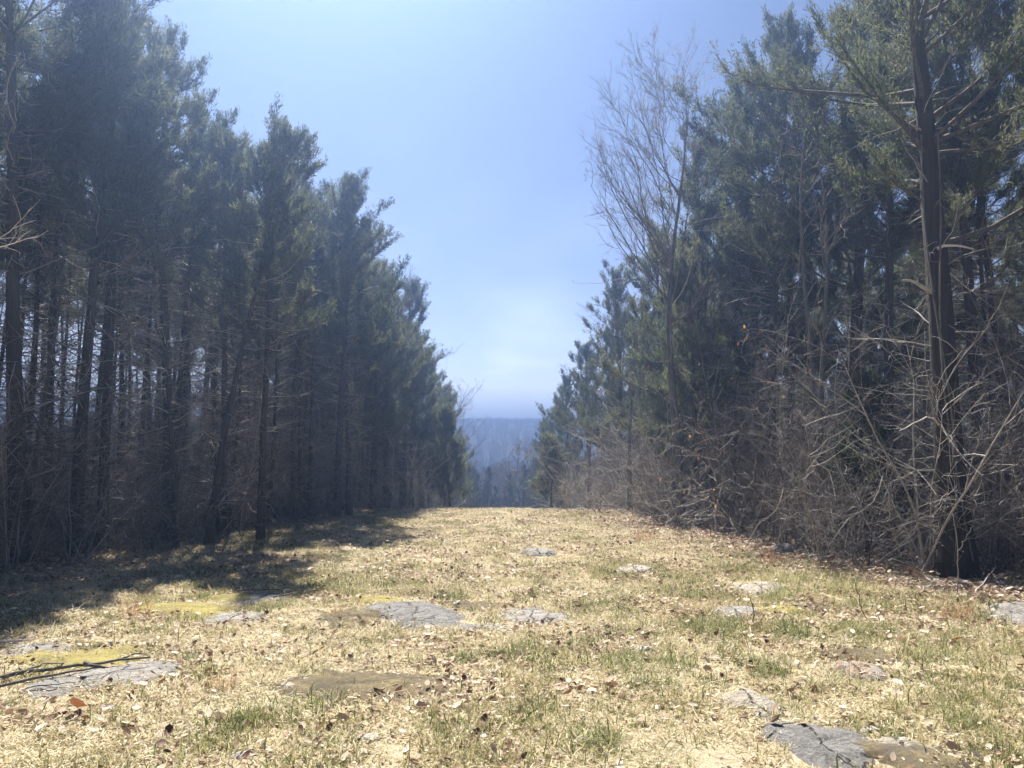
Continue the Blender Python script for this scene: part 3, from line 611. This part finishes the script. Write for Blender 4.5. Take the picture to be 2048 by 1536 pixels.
def joined(parts, name):   # trunk and crown of a far tree as one cheap mesh
    me = bpy.data.meshes.new(name); V = []; F = []; mi = []; off = 0; nm = 0
    for _, m in parts:
        v = np.zeros(len(m.vertices) * 3, np.float32); m.vertices.foreach_get("co", v); V.append(v.reshape(-1, 3))
        for p in m.polygons: F.append([i + off for i in p.vertices]); mi.append(p.material_index + nm)
        off += len(m.vertices); nm += len(m.materials)
        for q in m.materials: me.materials.append(q)
    me.from_pydata(np.concatenate(V).tolist(), [], F); me.polygons.foreach_set("material_index", np.array(mi, np.int32))
    return me
cheapc = [joined(cedar(1201, 8.5, .5, 1.8, .12, nb=26, dead=0, sec=3, spk=4, mat='cedar_far', lite=True, size=3.2), "far_cedar")]
cheapb = [joined(bare_tree(1211 + k, 9.5, .13, (0, 0), 14, (.3, .46), (7, 3), .25, .05, tw=6.0), "far_bare") for k in range(3)]
r2 = np.random.default_rng(9)
def far_f(x, y): return (np.abs(x) < 18 + .42 * y) * (y > 112)
fx, fy = spots(15000, far_f, -170, 170, 112, 322, r2)
fi = np.where(r2.random(len(fx)) < .2, 0, r2.integers(1, 4, len(fx)))
scatter("far_woods", np.stack([fx, fy, gz(fx, fy) - .2], -1), whole_rot(r2, len(fx), .03), r2.uniform(.75, 1.05, len(fx)) * np.interp(fy, [112, 200, 300], [1., .5, .32]), fi, cheapc + cheapb, "hazy leafless woods covering the far valley and hillside")

# ------------------------------------------------------------------ flat rocks, stones and moss
def outline(pts, n, rng, jag):
    p = np.array(pts, float); c = p.mean(0); d = p - c; a = np.arctan2(d[:, 1], d[:, 0]); o = np.argsort(a); a = a[o]; r = np.hypot(d[:, 0], d[:, 1])[o]
    th = np.linspace(-np.pi, np.pi, n, endpoint=False); rr = np.interp(th, a, r, period=2 * np.pi)
    return c, th, rr * (1 + rng.normal(0, jag, n) + .05 * np.sin(th * 3 + rng.uniform(0, 6)))
FOOT = []   # footprints that grass keeps off: centre, angles, radii, strength
def slab(name, pts, mat, h, label, cat="rock", seed=0, jag=.06, rough=.02, dome=.0, foot=1., group=None, tilt=(0., 0.)):
    rng = np.random.default_rng(seed); n = 56; c, th, rr = outline(pts, n, rng, jag); rings = [0, .15, .3, .45, .6, .7, .8, .88, .95, 1.0, 1.05]
    V = []; z0 = gzf(c[0], c[1]); h = h * .6 if cat == "rock" and h < .1 else h
    for k, s in enumerate(rings):
        x = c[0] + np.cos(th) * rr * s; y = c[1] + np.sin(th) * rr * s; zt = gz(x, y)
        zz = h * (1.15 - 1.5 * s ** 4) + dome * (1 - s * s) + (fbm(x * 3.1, y * 3.1, seed, 3) - .5) * rough * 2.6 + (vnoise(x * 17, y * 17, seed) - .5) * rough * .8 + tilt[0] * (x - c[0]) + tilt[1] * (y - c[1])
        if k == len(rings) - 2: zz = zz - .015
        if k == len(rings) - 1: zz = np.full(n, -.12)
        V.append(np.stack([x - c[0], y - c[1], zt + zz - z0], -1))
    V = np.array(V); V[0] = V[0].mean(0)
    I = np.arange(len(rings) * n).reshape(len(rings), n); A = I[:-1]; B = I[1:]
    mb = MB(); mb.add(V, quads=np.stack([A, B, np.roll(B, -1, 1), np.roll(A, -1, 1)], -1).reshape(-1, 4))
    o = link(name, mb.mesh(name, M[mat], True), None, (c[0], c[1], z0)); props(o, label, cat, group)
    if foot: FOOT.append((c, th, rr, foot))
    return o
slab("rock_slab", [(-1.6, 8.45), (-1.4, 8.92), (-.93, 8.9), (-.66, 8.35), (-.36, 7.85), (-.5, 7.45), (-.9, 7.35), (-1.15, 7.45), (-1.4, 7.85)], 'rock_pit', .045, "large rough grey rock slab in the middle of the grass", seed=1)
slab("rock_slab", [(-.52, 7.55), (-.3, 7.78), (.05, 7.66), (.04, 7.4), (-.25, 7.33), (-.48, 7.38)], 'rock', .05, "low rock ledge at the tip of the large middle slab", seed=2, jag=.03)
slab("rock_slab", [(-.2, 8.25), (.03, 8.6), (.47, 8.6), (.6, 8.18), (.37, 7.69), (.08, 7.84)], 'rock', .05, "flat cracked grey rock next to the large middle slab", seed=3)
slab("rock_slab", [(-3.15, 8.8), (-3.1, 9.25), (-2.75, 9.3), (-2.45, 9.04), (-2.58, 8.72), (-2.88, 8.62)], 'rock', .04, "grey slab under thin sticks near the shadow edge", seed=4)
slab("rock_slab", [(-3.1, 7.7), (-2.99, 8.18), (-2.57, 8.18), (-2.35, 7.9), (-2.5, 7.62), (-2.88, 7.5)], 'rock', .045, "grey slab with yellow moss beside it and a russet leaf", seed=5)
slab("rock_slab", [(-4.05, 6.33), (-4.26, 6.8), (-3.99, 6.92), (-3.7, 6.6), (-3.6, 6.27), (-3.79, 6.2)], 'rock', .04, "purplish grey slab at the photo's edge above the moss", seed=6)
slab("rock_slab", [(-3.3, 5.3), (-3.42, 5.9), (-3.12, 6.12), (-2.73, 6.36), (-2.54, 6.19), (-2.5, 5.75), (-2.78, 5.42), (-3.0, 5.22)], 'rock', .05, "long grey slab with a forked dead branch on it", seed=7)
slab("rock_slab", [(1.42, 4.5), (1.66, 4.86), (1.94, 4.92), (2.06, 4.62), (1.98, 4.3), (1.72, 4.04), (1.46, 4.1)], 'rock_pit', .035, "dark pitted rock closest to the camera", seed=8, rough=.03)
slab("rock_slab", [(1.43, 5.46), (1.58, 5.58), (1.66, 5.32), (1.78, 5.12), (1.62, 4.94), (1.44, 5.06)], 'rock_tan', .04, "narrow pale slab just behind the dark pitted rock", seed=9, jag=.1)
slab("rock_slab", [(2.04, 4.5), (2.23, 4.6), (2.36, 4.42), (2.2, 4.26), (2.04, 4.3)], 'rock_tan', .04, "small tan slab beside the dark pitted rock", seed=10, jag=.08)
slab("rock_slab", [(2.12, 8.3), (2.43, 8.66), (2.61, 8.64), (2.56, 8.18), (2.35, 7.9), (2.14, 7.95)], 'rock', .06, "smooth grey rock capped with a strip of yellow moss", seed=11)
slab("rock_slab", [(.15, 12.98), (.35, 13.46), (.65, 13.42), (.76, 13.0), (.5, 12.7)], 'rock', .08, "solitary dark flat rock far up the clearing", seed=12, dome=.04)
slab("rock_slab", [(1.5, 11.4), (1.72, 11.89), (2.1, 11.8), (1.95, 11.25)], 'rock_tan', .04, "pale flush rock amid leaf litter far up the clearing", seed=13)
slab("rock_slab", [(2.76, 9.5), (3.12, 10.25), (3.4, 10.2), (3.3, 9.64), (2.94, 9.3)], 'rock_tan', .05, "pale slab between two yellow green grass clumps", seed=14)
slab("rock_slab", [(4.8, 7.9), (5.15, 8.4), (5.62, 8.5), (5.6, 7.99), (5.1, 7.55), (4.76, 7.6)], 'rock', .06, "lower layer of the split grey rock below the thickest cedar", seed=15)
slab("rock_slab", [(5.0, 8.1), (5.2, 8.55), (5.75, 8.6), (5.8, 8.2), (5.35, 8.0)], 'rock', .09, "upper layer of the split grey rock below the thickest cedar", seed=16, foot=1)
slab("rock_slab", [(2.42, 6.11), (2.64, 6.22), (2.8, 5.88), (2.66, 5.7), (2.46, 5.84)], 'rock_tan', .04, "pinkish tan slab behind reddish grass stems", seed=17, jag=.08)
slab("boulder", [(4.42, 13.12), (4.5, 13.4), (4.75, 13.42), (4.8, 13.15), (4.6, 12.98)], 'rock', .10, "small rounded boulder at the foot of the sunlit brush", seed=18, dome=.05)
for k, (x, y, s, lb) in enumerate([(-.59, 5.12, .05, "white stone at the corner of the brown moss"), (-.82, 4.46, .055, "flat pale stone nearest the bottom of the photo"), (-1.56, 5.5, .055, "larger of two pale stones on brown moss"), (-1.48, 5.66, .035, "smaller of two pale stones on brown moss"),
                                   (-.91, 5.6, .04, "round pale stone on the far side of brown moss"), (-1.43, 4.26, .05, "small white stone near the bottom edge of the photo"), (1.11, 6.61, .06, "tan stone among green tufts mid clearing"), (-2.05, 9.64, .06, "small grey stone by the shadow edge"), (2.13, 4.72, .05, "pale stone beside the dark pitted rock"), (1.55, 4.92, .05, "white stone wedged between pitted rock and narrow slab")]):
    a = np.linspace(0, 6.28, 7)[:-1]; rg = np.random.default_rng(40 + k); rr = s * rg.uniform(.7, 1.3, 6)
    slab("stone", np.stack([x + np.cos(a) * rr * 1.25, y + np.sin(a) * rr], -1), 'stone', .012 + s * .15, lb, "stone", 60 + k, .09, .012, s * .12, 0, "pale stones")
def blob(x, y, rx, ry, n=9, seed=0):
    rg = np.random.default_rng(seed); a = np.linspace(0, 6.283, n + 1)[:-1]; r = rg.uniform(.7, 1.2, n); return np.stack([x + np.cos(a) * rx * r, y + np.sin(a) * ry * r], -1)
for k, (x, y, rx, ry, m, ft, lb) in enumerate([(-3.4, 8.3, .42, .42, 'moss', .84, "bright yellow moss beside the slab near the shadow edge"), (-3.15, 8.95, .3, .22, 'moss', .84, "yellow moss just inside the shadow edge"), (-3.45, 6.3, .5, .36, 'moss', .84, "broad yellow moss around the slab with the forked branch"),
                                              (-1.6, 7.85, .36, .42, 'moss_brown', .8, "olive moss hugging the large middle slab"), (-1.55, 8.85, .28, .26, 'moss', .84, "yellow moss behind the large middle slab"), (-1.15, 5.55, .66, .42, 'moss_brown', .8, "big brown moss patch dotted with pale stones"),
                                              (-.35, 8.75, .45, .22, 'moss_brown', .8, "thin olive moss between the two middle slabs"), (2.86, 8.4, .32, .20, 'moss', .84, "yellow moss strip on the smooth grey rock"), (2.8, 6.35, .32, .2, 'moss_brown', .8, "olive moss behind the pinkish tan slab"), (3.4, 8.5, .35, .16, 'moss_brown', .8, "dull moss trailing toward the thickest cedar"), (1.62, 5.3, .14, .12, 'moss', .84, "dab of yellow moss on the narrow pale slab"), (2.15, 4.35, .3, .2, 'moss_brown', .8, "brown moss around the small tan slab")]):
    slab("moss_patch", blob(x, y, rx * 1.15, ry * 1.15, 11, k), m, .022, lb, "moss", 80 + k, .12, .018, .014, ft, "moss patches")

def foot_mask(x, y):
    keep = np.ones(len(x))
    for c, th, rr, st in FOOT:
        a = np.arctan2(y - c[1], x - c[0]); r = np.hypot(x - c[0], y - c[1]); lim = np.interp(a, th, rr, period=2 * np.pi)
        keep = np.minimum(keep, 1 - min(st, .97) * (r < lim * (.80 + .25 * vnoise(x * 9, y * 9, 3))))
    return keep

# ------------------------------------------------------------------ grass, litter and undergrowth
def blades(seed, n, rad, lmin, lmax, wid, lay, tmean, tsd, mat):
    rng = np.random.default_rng(seed); a = rng.uniform(0, 6.283, n); r = rad * np.sqrt(rng.random(n)); p = np.stack([r * np.cos(a), r * np.sin(a), np.full(n, -.01)], -1)
    th = rng.uniform(0, 6.283, n); el = np.clip(rng.normal(lay, .35, n), .05, 1.5); L = rng.uniform(lmin, lmax, n)
    d = np.stack([np.cos(th) * np.cos(el), np.sin(th) * np.cos(el), np.sin(el)], -1)
    P = grow(rng, p, d, L, 4, -.22, .2); P[:, :, 2] = np.maximum(P[:, :, 2], .003 - .013 * (np.arange(4) == 0)[None])
    s = norm(np.cross(d, np.array([0, 0, 1.]))) + rng.normal(0, .35, (n, 3)); s = norm(s); w = wid * rng.uniform(.6, 1.4, n)
    V = np.stack([P[:, 0] - s * w[:, None], P[:, 0] + s * w[:, None], P[:, 1] - s * w[:, None], P[:, 1] + s * w[:, None], P[:, 2] - s * w[:, None] * .7, P[:, 2] + s * w[:, None] * .7, P[:, 3]], 1).reshape(-1, 3)
    I = np.arange(n)[:, None] * 7; q = np.concatenate([I + np.array([[0, 1, 3, 2]]), I + np.array([[2, 3, 5, 4]])]); t = I + np.array([[4, 5, 6]])
    tint = np.clip(rng.normal(tmean, tsd, n), 0, 1); mb = MB(); mb.v.append(V); mb.n = len(V); mb.q.append(q); mb.qt.append(np.tile(tint, 2)); mb.t.append(t); mb.tt.append(tint)
    return mb.mesh("blades", M[mat])
def leaves(seed, n, rad, size, mat, up=.0, lift=.03):
    rng = np.random.default_rng(seed); a = rng.uniform(0, 6.283, n); r = rad * np.sqrt(rng.random(n)); c = np.stack([r * np.cos(a), r * np.sin(a), rng.uniform(.004, lift, n)], -1)
    th = rng.uniform(0, 6.283, n); d = norm(np.stack([np.cos(th), np.sin(th), rng.normal(up, .35, n)], -1)); s = norm(np.cross(d, np.array([0, 0, 1.])) + rng.normal(0, .3, (n, 3))); nn = np.cross(s, d)
    L = size * (.35 + 1.1 * rng.random(n) ** 1.6)[:, None]; W = L * rng.uniform(.22, .38, n)[:, None]; cu = rng.uniform(-.1, .35, n)[:, None] * L
    prof = [(-.5, 0), (-.2, 1), (.2, .85), (.5, 0)]; V = [c + d * L * -.5 + nn * cu * .6]
    for t, w in prof[1:3]: V += [c + d * L * t + s * W * w + nn * cu * .9, c + d * L * t, c + d * L * t - s * W * w + nn * cu * .9]
    V += [c + d * L * .5 + nn * cu * .8]; V = np.stack(V, 1).reshape(-1, 3); V[:, 2] = np.maximum(V[:, 2], .002)
    I = np.arange(n)[:, None] * 8; q = np.concatenate([I + np.array([[1, 2, 5, 4]]), I + np.array([[2, 3, 6, 5]])]); t = np.concatenate([I + np.array([[0, 2, 1]]), I + np.array([[0, 3, 2]]), I + np.array([[4, 5, 7]]), I + np.array([[5, 6, 7]])])
    tint = np.clip(rng.normal(.7, .26, n), 0, 1); mb = MB(); mb.v.append(V); mb.n = len(V); mb.q.append(q); mb.qt.append(np.tile(tint, 2)); mb.t.append(t); mb.tt.append(np.tile(tint, 4))
    return mb.mesh("leaves", M[mat])
BL = [blades(1, 170, .22, .03, .085, .0030, .35, .66, .22, 'straw'), blades(2, 170, .22, .03, .09, .0030, .4, .58, .26, 'straw'), blades(3, 160, .2, .03, .08, .0030, .3, .74, .22, 'straw'),
      blades(4, 160, .2, .04, .11, .0026, .7, .38, .18, 'straw'), blades(5, 150, .18, .04, .12, .0026, .8, .22, .16, 'straw')]
rg = np.random.default_rng(21)
def grass_f(x, y):
    vis = (np.abs(x) < 1.2 + .78 * y); dens = np.interp(y, [2, 12, 20, 34], [1, .75, .5, .4])
    return vis * dens * (1 - .93 * woods(x, y)) * foot_mask(x, y) * np.clip(-.25 + fbm(x / .6, y / .6, 41) * 2.3, .12, 1)
px, py = spots(46000, grass_f, -10, 9, 2.4, 34, rg)
gn = fbm(px / 1.6, py / 1.6, 51) + .10 * sstep(-1, 3, px) * (1 - sstep(8, 14, py)) - .10 * sstep(10, 16, py); rr_ = rg.random(len(px))
pg = .10 + .55 * sstep(.42, .78, gn); gi = np.where(rr_ < pg * .45, 4, np.where(rr_ < pg, 3, rg.integers(0, 3, len(px))))
scatter("grass", np.stack([px, py, gz(px, py)], -1), whole_rot(rg, len(px), .1), rg.uniform(.6, 1.2, len(px)) * (.65 + .8 * fbm(px / .45, py / .45, 71)), gi, BL, "short dry straw coloured grass mixed with green blades")
LV = [leaves(k, 20, .32, .05, 'litter') for k in range(1, 4)] + [leaves(k, 24, .3, .072, 'litter', .1, .05) for k in range(4, 6)]
def leaf_f(x, y):
    vis = (np.abs(x) < 1.5 + .8 * y); w = woods(x, y); dens = np.interp(y, [2, 12, 25, 34], [1, .9, .6, .3])
    edge = np.clip(1 - np.abs(x - edge_right(y) + .4) / 1.8, 0, 1)
    return vis * dens * np.clip(.28 + .6 * sstep(.5, .68, fbm(x / .8, y / .8, 61)) + .65 * w + 1.1 * edge, 0, 1) * (.12 + .88 * foot_mask(x, y))
lx, ly = spots(36000, leaf_f, -16, 16, 2.4, 32, rg)
li = np.where(rg.random(len(lx)) < woods(lx, ly), rg.integers(3, 5, len(lx)), rg.integers(0, 3, len(lx)))
scatter("fallen_leaves", np.stack([lx, ly, gz(lx, ly)], -1), whole_rot(rg, len(lx), .08), rg.uniform(.7, 1.2, len(lx)), li, LV, "scattered dry brown fallen leaves over the grass and forest floor")
US = [shrub(1500 + k, .75, 9, .005, -.03, (6, 3), .2, .7, ['brush', 'twig', 'brush'][k], tw=.7)[0][1] for k in range(3)]
def und_f(x, y):
    el = edge_left(y) - x; er = x - edge_right(y); vis = (np.abs(x) < 2 + .8 * y) * (np.hypot(x - 5.75, y - 9.9) > 1.25)
    return vis * np.maximum(.75 * sstep(-.1, .7, el) * (1 - .75 * sstep(2, 9, el)), .8 * sstep(-.5, .6, er) * (1 - .7 * sstep(2, 9, er)))
ux, uy = spots(9000, und_f, -20, 22, 6, 40, rg)
scatter("undergrowth", np.stack([ux, uy, gz(ux, uy)], -1), whole_rot(rg, len(ux), .15), rg.uniform(.5, 1.5, len(ux)), rg.integers(0, 3, len(ux)), US, "tangle of dead stems and brambles at the foot of the woods")

TH = [shrub(1600 + k, H, n, .009, -.012, (11, 5), .16, sp, m, tw=.8)[0][1] for k, (H, n, sp, m) in enumerate([(2.4, 7, .22, 'twig'), (3.2, 6, .16, 'twig'), (1.7, 8, .4, 'brush'), (2.8, 7, .3, 'brush')])]
def thick_f(x, y):
    el = edge_left(y) - x; er = x - edge_right(y)
    return np.maximum(sstep(.2, 1.0, el) * (1 - .6 * sstep(3, 10, el)), sstep(.3, 1.0, er) * (1 - .6 * sstep(3, 9, er)) * (np.hypot(x - 5.75, y - 9.9) > 1.4))
tx, ty = spots(2500, thick_f, -18, 20, 7, 40, rg)
scatter("thicket", np.stack([tx, ty, gz(tx, ty)], -1), whole_rot(rg, len(tx), .12), rg.uniform(.6, 1.25, len(tx)), rg.integers(0, 4, len(tx)), TH, "dense thicket of thin leafless stems filling the woods")

# ------------------------------------------------------------------ tufts, sticks and single leaves
TU = [blades(70 + k, 300, .17, .06, .2, .0020, .85, .5, .26, 'green') for k in range(3)]; TY = [blades(80 + k, 360, .24, .08, .26, .0021, .8, .75, .2, 'green') for k in range(2)]; TS = [blades(90 + k, 90, .16, .12, .32, .0016, 1.2, .5, .3, 'sedge') for k in range(2)]
for k, (x, y, s, lb) in enumerate([(-.75, 9.14, 1.35, "largest green grass tuft, behind the large middle slab"), (1.03, 7.17, .9, "green tuft mid clearing, farther of a loose row"), (.58, 6.75, .9, "green tuft directly before the tan stone"), (.11, 6.53, .9, "green tuft in front of the flat cracked rock"), (-.16, 6.47, .7, "small green tuft in front of the low ledge"), (1.85, 7.25, 1.3, "wide green tuft before the moss capped rock"),
                                  (2.17, 9.3, .9, "green tuft behind the moss capped rock"), (1.21, 9.64, .8, "small tuft alone behind the middle slabs"), (.83, 6.05, 1.2, "bushy tuft beside the tan stone"), (1.24, 6.11, 1.1, "bright tuft by the tan stone, next to the bushy one"), (-.42, 6.31, .8, "tuft beyond the brown moss patch"), (-1.6, 4.86, .9, "green tuft in front of the brown moss patch"), (1.0, 5.52, 1.0, "grass tuft left of the narrow pale slab"),
                                  (1.52, 13.46, .8, "small tuft far up the clearing near the solitary rock"), (1.94, 9.64, .8, "tuft just past the moss capped rock, farther one"), (2.51, 7.11, 1.2, "shaggy tuft on the near side of the moss strip"), (-2.67, 12.48, .9, "tuft in the tree shadow on the grass"), (.43, 4.42, 1.0, "green tuft low in the photo, left of the pitted rock"), (1.95, 5.96, .9, "tuft between narrow slab and pinkish slab"), (2.77, 4.92, 1.0, "tuft in the near corner past the small tan slab")]):
    single("grass_tuft", TU[k % 3], x, y, k * 1.3, s, lb, "grass tuft", "green grass tufts")
for k, (x, y, s, lb) in enumerate([(3.63, 10.22, 1.3, "yellow green grass clump beside the pale slab by the brush"), (3.12, 9.14, 1.1, "yellow green clump in front of the pale slab"), (4.02, 9.46, 1.1, "yellow green clump nearest the thickest cedar"), (3.1, 7.3, 1.0, "yellow green clump by the dull trailing moss"), (3.4, 6.4, 1.1, "yellow green clump below the split grey rock")]):
    single("grass_clump", TY[k % 2], x, y, k * 2.1, s, lb, "grass clump", "yellow green grass clumps")
for k, (x, y, s, lb) in enumerate([(-3.83, 7.99, 1.0, "reddish sedge at the shadow edge by the moss"), (-2.01, 5.46, .7, "reddish sedge beside the brown moss patch"), (-1.75, 7.95, .6, "reddish sedge beside the large middle slab"), (3.96, 11.89, 1.3, "tall orange sedge in front of the sunlit brush"), (2.52, 5.85, .8, "reddish stems on the pinkish tan slab"), (4.49, 7.87, 1.0, "reddish sedge beside the split grey rock"), (2.65, 15.5, 1.2, "orange sedge far up along the brush")]):
    single("sedge_tuft", TS[k % 2], x, y, k * 2.1, s, lb, "sedge", "reddish sedge tufts")
def stick(name, pts, r, mat, label, cat, forks=(), seed=0):
    mb = MB(); rg = np.random.default_rng(seed)
    for q, rad in [(pts, r)] + list(forks):
        q = np.array(q, float); t = np.linspace(0, 1, 12); s = np.linspace(0, 1, len(q)); x = np.interp(t, s, q[:, 0]) + rg.normal(0, .008, 12); y = np.interp(t, s, q[:, 1]) + rg.normal(0, .008, 12); h = np.interp(t, s, q[:, 2])
        mb.tubes(np.stack([x, y, gz(x, y) + h], -1)[None], (rad * np.linspace(1, .45, 12))[None], 6, [.5])
    return props(link(name, mb.mesh(name, M[mat], True)), label, cat)
stick("fallen_branch", [(-3.66, 5.60, .04), (-3.5, 5.68, .07), (-3.34, 5.66, .075), (-3.2, 5.78, .09), (-3.08, 5.80, .085), (-2.96, 5.92, .10), (-2.86, 5.93, .10), (-2.76, 6.01, .09)], .017, 'bark_grey', "forked dead branch lying on the long slab and moss", "branch",
      [([(-3.1, 5.80, .09), (-3.09, 5.72, .12), (-3.02, 5.67, .11), (-2.93, 5.69, .09)], .02), ([(-3.46, 5.34, .05), (-3.3, 5.46, .07), (-3.18, 5.49, .08), (-3.04, 5.62, .09), (-2.96, 5.7, .09)], .012), ([(-2.95, 5.92, .10), (-2.88, 6.02, .12), (-2.80, 6.06, .11)], .009),
       ([(-3.3, 5.68, .08), (-3.22, 5.6, .11), (-3.16, 5.58, .14)], .008), ([(-3.52, 5.68, .06), (-3.42, 5.78, .10), (-3.3, 5.82, .09)], .008)], 1)
stick("stick", [(-4.5, 6.7, .03), (-4.12, 6.8, .05)], .016, 'pale', "pale stick at the photo's edge by the purplish slab", "stick", seed=2)
stick("stick", [(-2.68, 8.78, .05), (-2.26, 9.32, .06)], .011, 'bark_grey', "grey stick beside the slab near the shadow edge", "stick", [([(-2.5, 8.95, .05), (-2.3, 9.05, .07)], .007)], 3)
stick("stick", [(-3.2, 9.12, .07), (-2.75, 9.22, .07)], .009, 'bark_grey', "thin stick lying across the slab near the shadow edge", "stick", seed=4)
stick("stick", [(5.5, 9.3, .02), (6.2, 10.0, .28)], .010, 'pale', "stick propped up in front of the thickest cedar", "stick", seed=5)
stick("dead_stalk", [(2.33, 7.53, 0), (2.30, 7.5, .16), (2.27, 7.52, .30)], .006, 'bark', "dark upright stalk before the moss capped rock", "stalk", [([(2.34, 7.53, 0), (2.42, 7.5, .14)], .005)], 6)
stick("dead_stalk", [(3.52, 7.8, 0), (3.45, 7.8, .22), (3.42, 7.82, .40)], .005, 'bark', "dark thin stalk behind the dull trailing moss", "stalk", seed=7)
stick("dead_stalk", [(5.3, 9.3, 0), (5.32, 9.3, .5), (5.25, 9.32, 1.15)], .007, 'brush', "tall pale weed stem before the thickest cedar", "stalk", [([(5.32, 9.3, .5), (5.5, 9.3, .8)], .004)], 8)
for k, (x, y, s, lb) in enumerate([(-2.57, 7.5, 1.0, "russet leaf standing by the mossy slab"), (-2.72, 4.95, 1.3, "dark russet leaf in the near corner by the forked branch"), (-1.73, 5.3, 1.0, "russet leaf by the reddish sedge and brown moss"), (1.45, 7.45, .8, "dark curled leaf alone mid clearing"), (3.9, 6.9, .9, "brown leaf upright in grass below the split rock")]):
    single("fallen_leaf", leaves(200 + k, 1, .001, .085, 'russet', .5, .04), x, y, k, s, lb, "leaf", "russet leaves", .03)

# ------------------------------------------------------------------ haze over the whole place
def haze():
    z0 = float(GZ.min()) - 1.5; z1 = max(float(GZ.max()) + 4.5, 15.5); a = 1560
    mb = MB(); y0, y1 = gy[0] - 20, gy[-1] + 20; x0, x1 = gx[0] - 20, gx[-1] + 20
    mb.add([(x0, y0, z0), (x1, y0, z0), (x1, y1, z0), (x0, y1, z0), (x0, y0, z1), (x1, y0, z1), (x1, y1, z1), (x0, y1, z1)],
           quads=[(0, 3, 2, 1), (4, 5, 6, 7), (0, 1, 5, 4), (1, 2, 6, 5), (2, 3, 7, 6), (3, 0, 4, 7)])
    m = bpy.data.materials.new("haze"); m.use_nodes = True; nt = m.node_tree; nt.nodes.clear()
    o = nt.nodes.new("ShaderNodeOutputMaterial"); v = nt.nodes.new("ShaderNodeVolumePrincipled")
    v.inputs["Color"].default_value = (.29, .44, .78, 1); v.inputs["Density"].default_value = .0070; v.inputs["Anisotropy"].default_value = .81
    v.inputs["Density Attribute"].default_value = ""
    nt.links.new(v.outputs[0], o.inputs["Volume"])
    try: m.cycles.homogeneous_volume = True
    except Exception: pass
    ob = link("haze", mb.mesh("haze", m)); props(ob, "pale bluish haze in the backlit air over the clearing", "haze", None, "stuff")
haze()
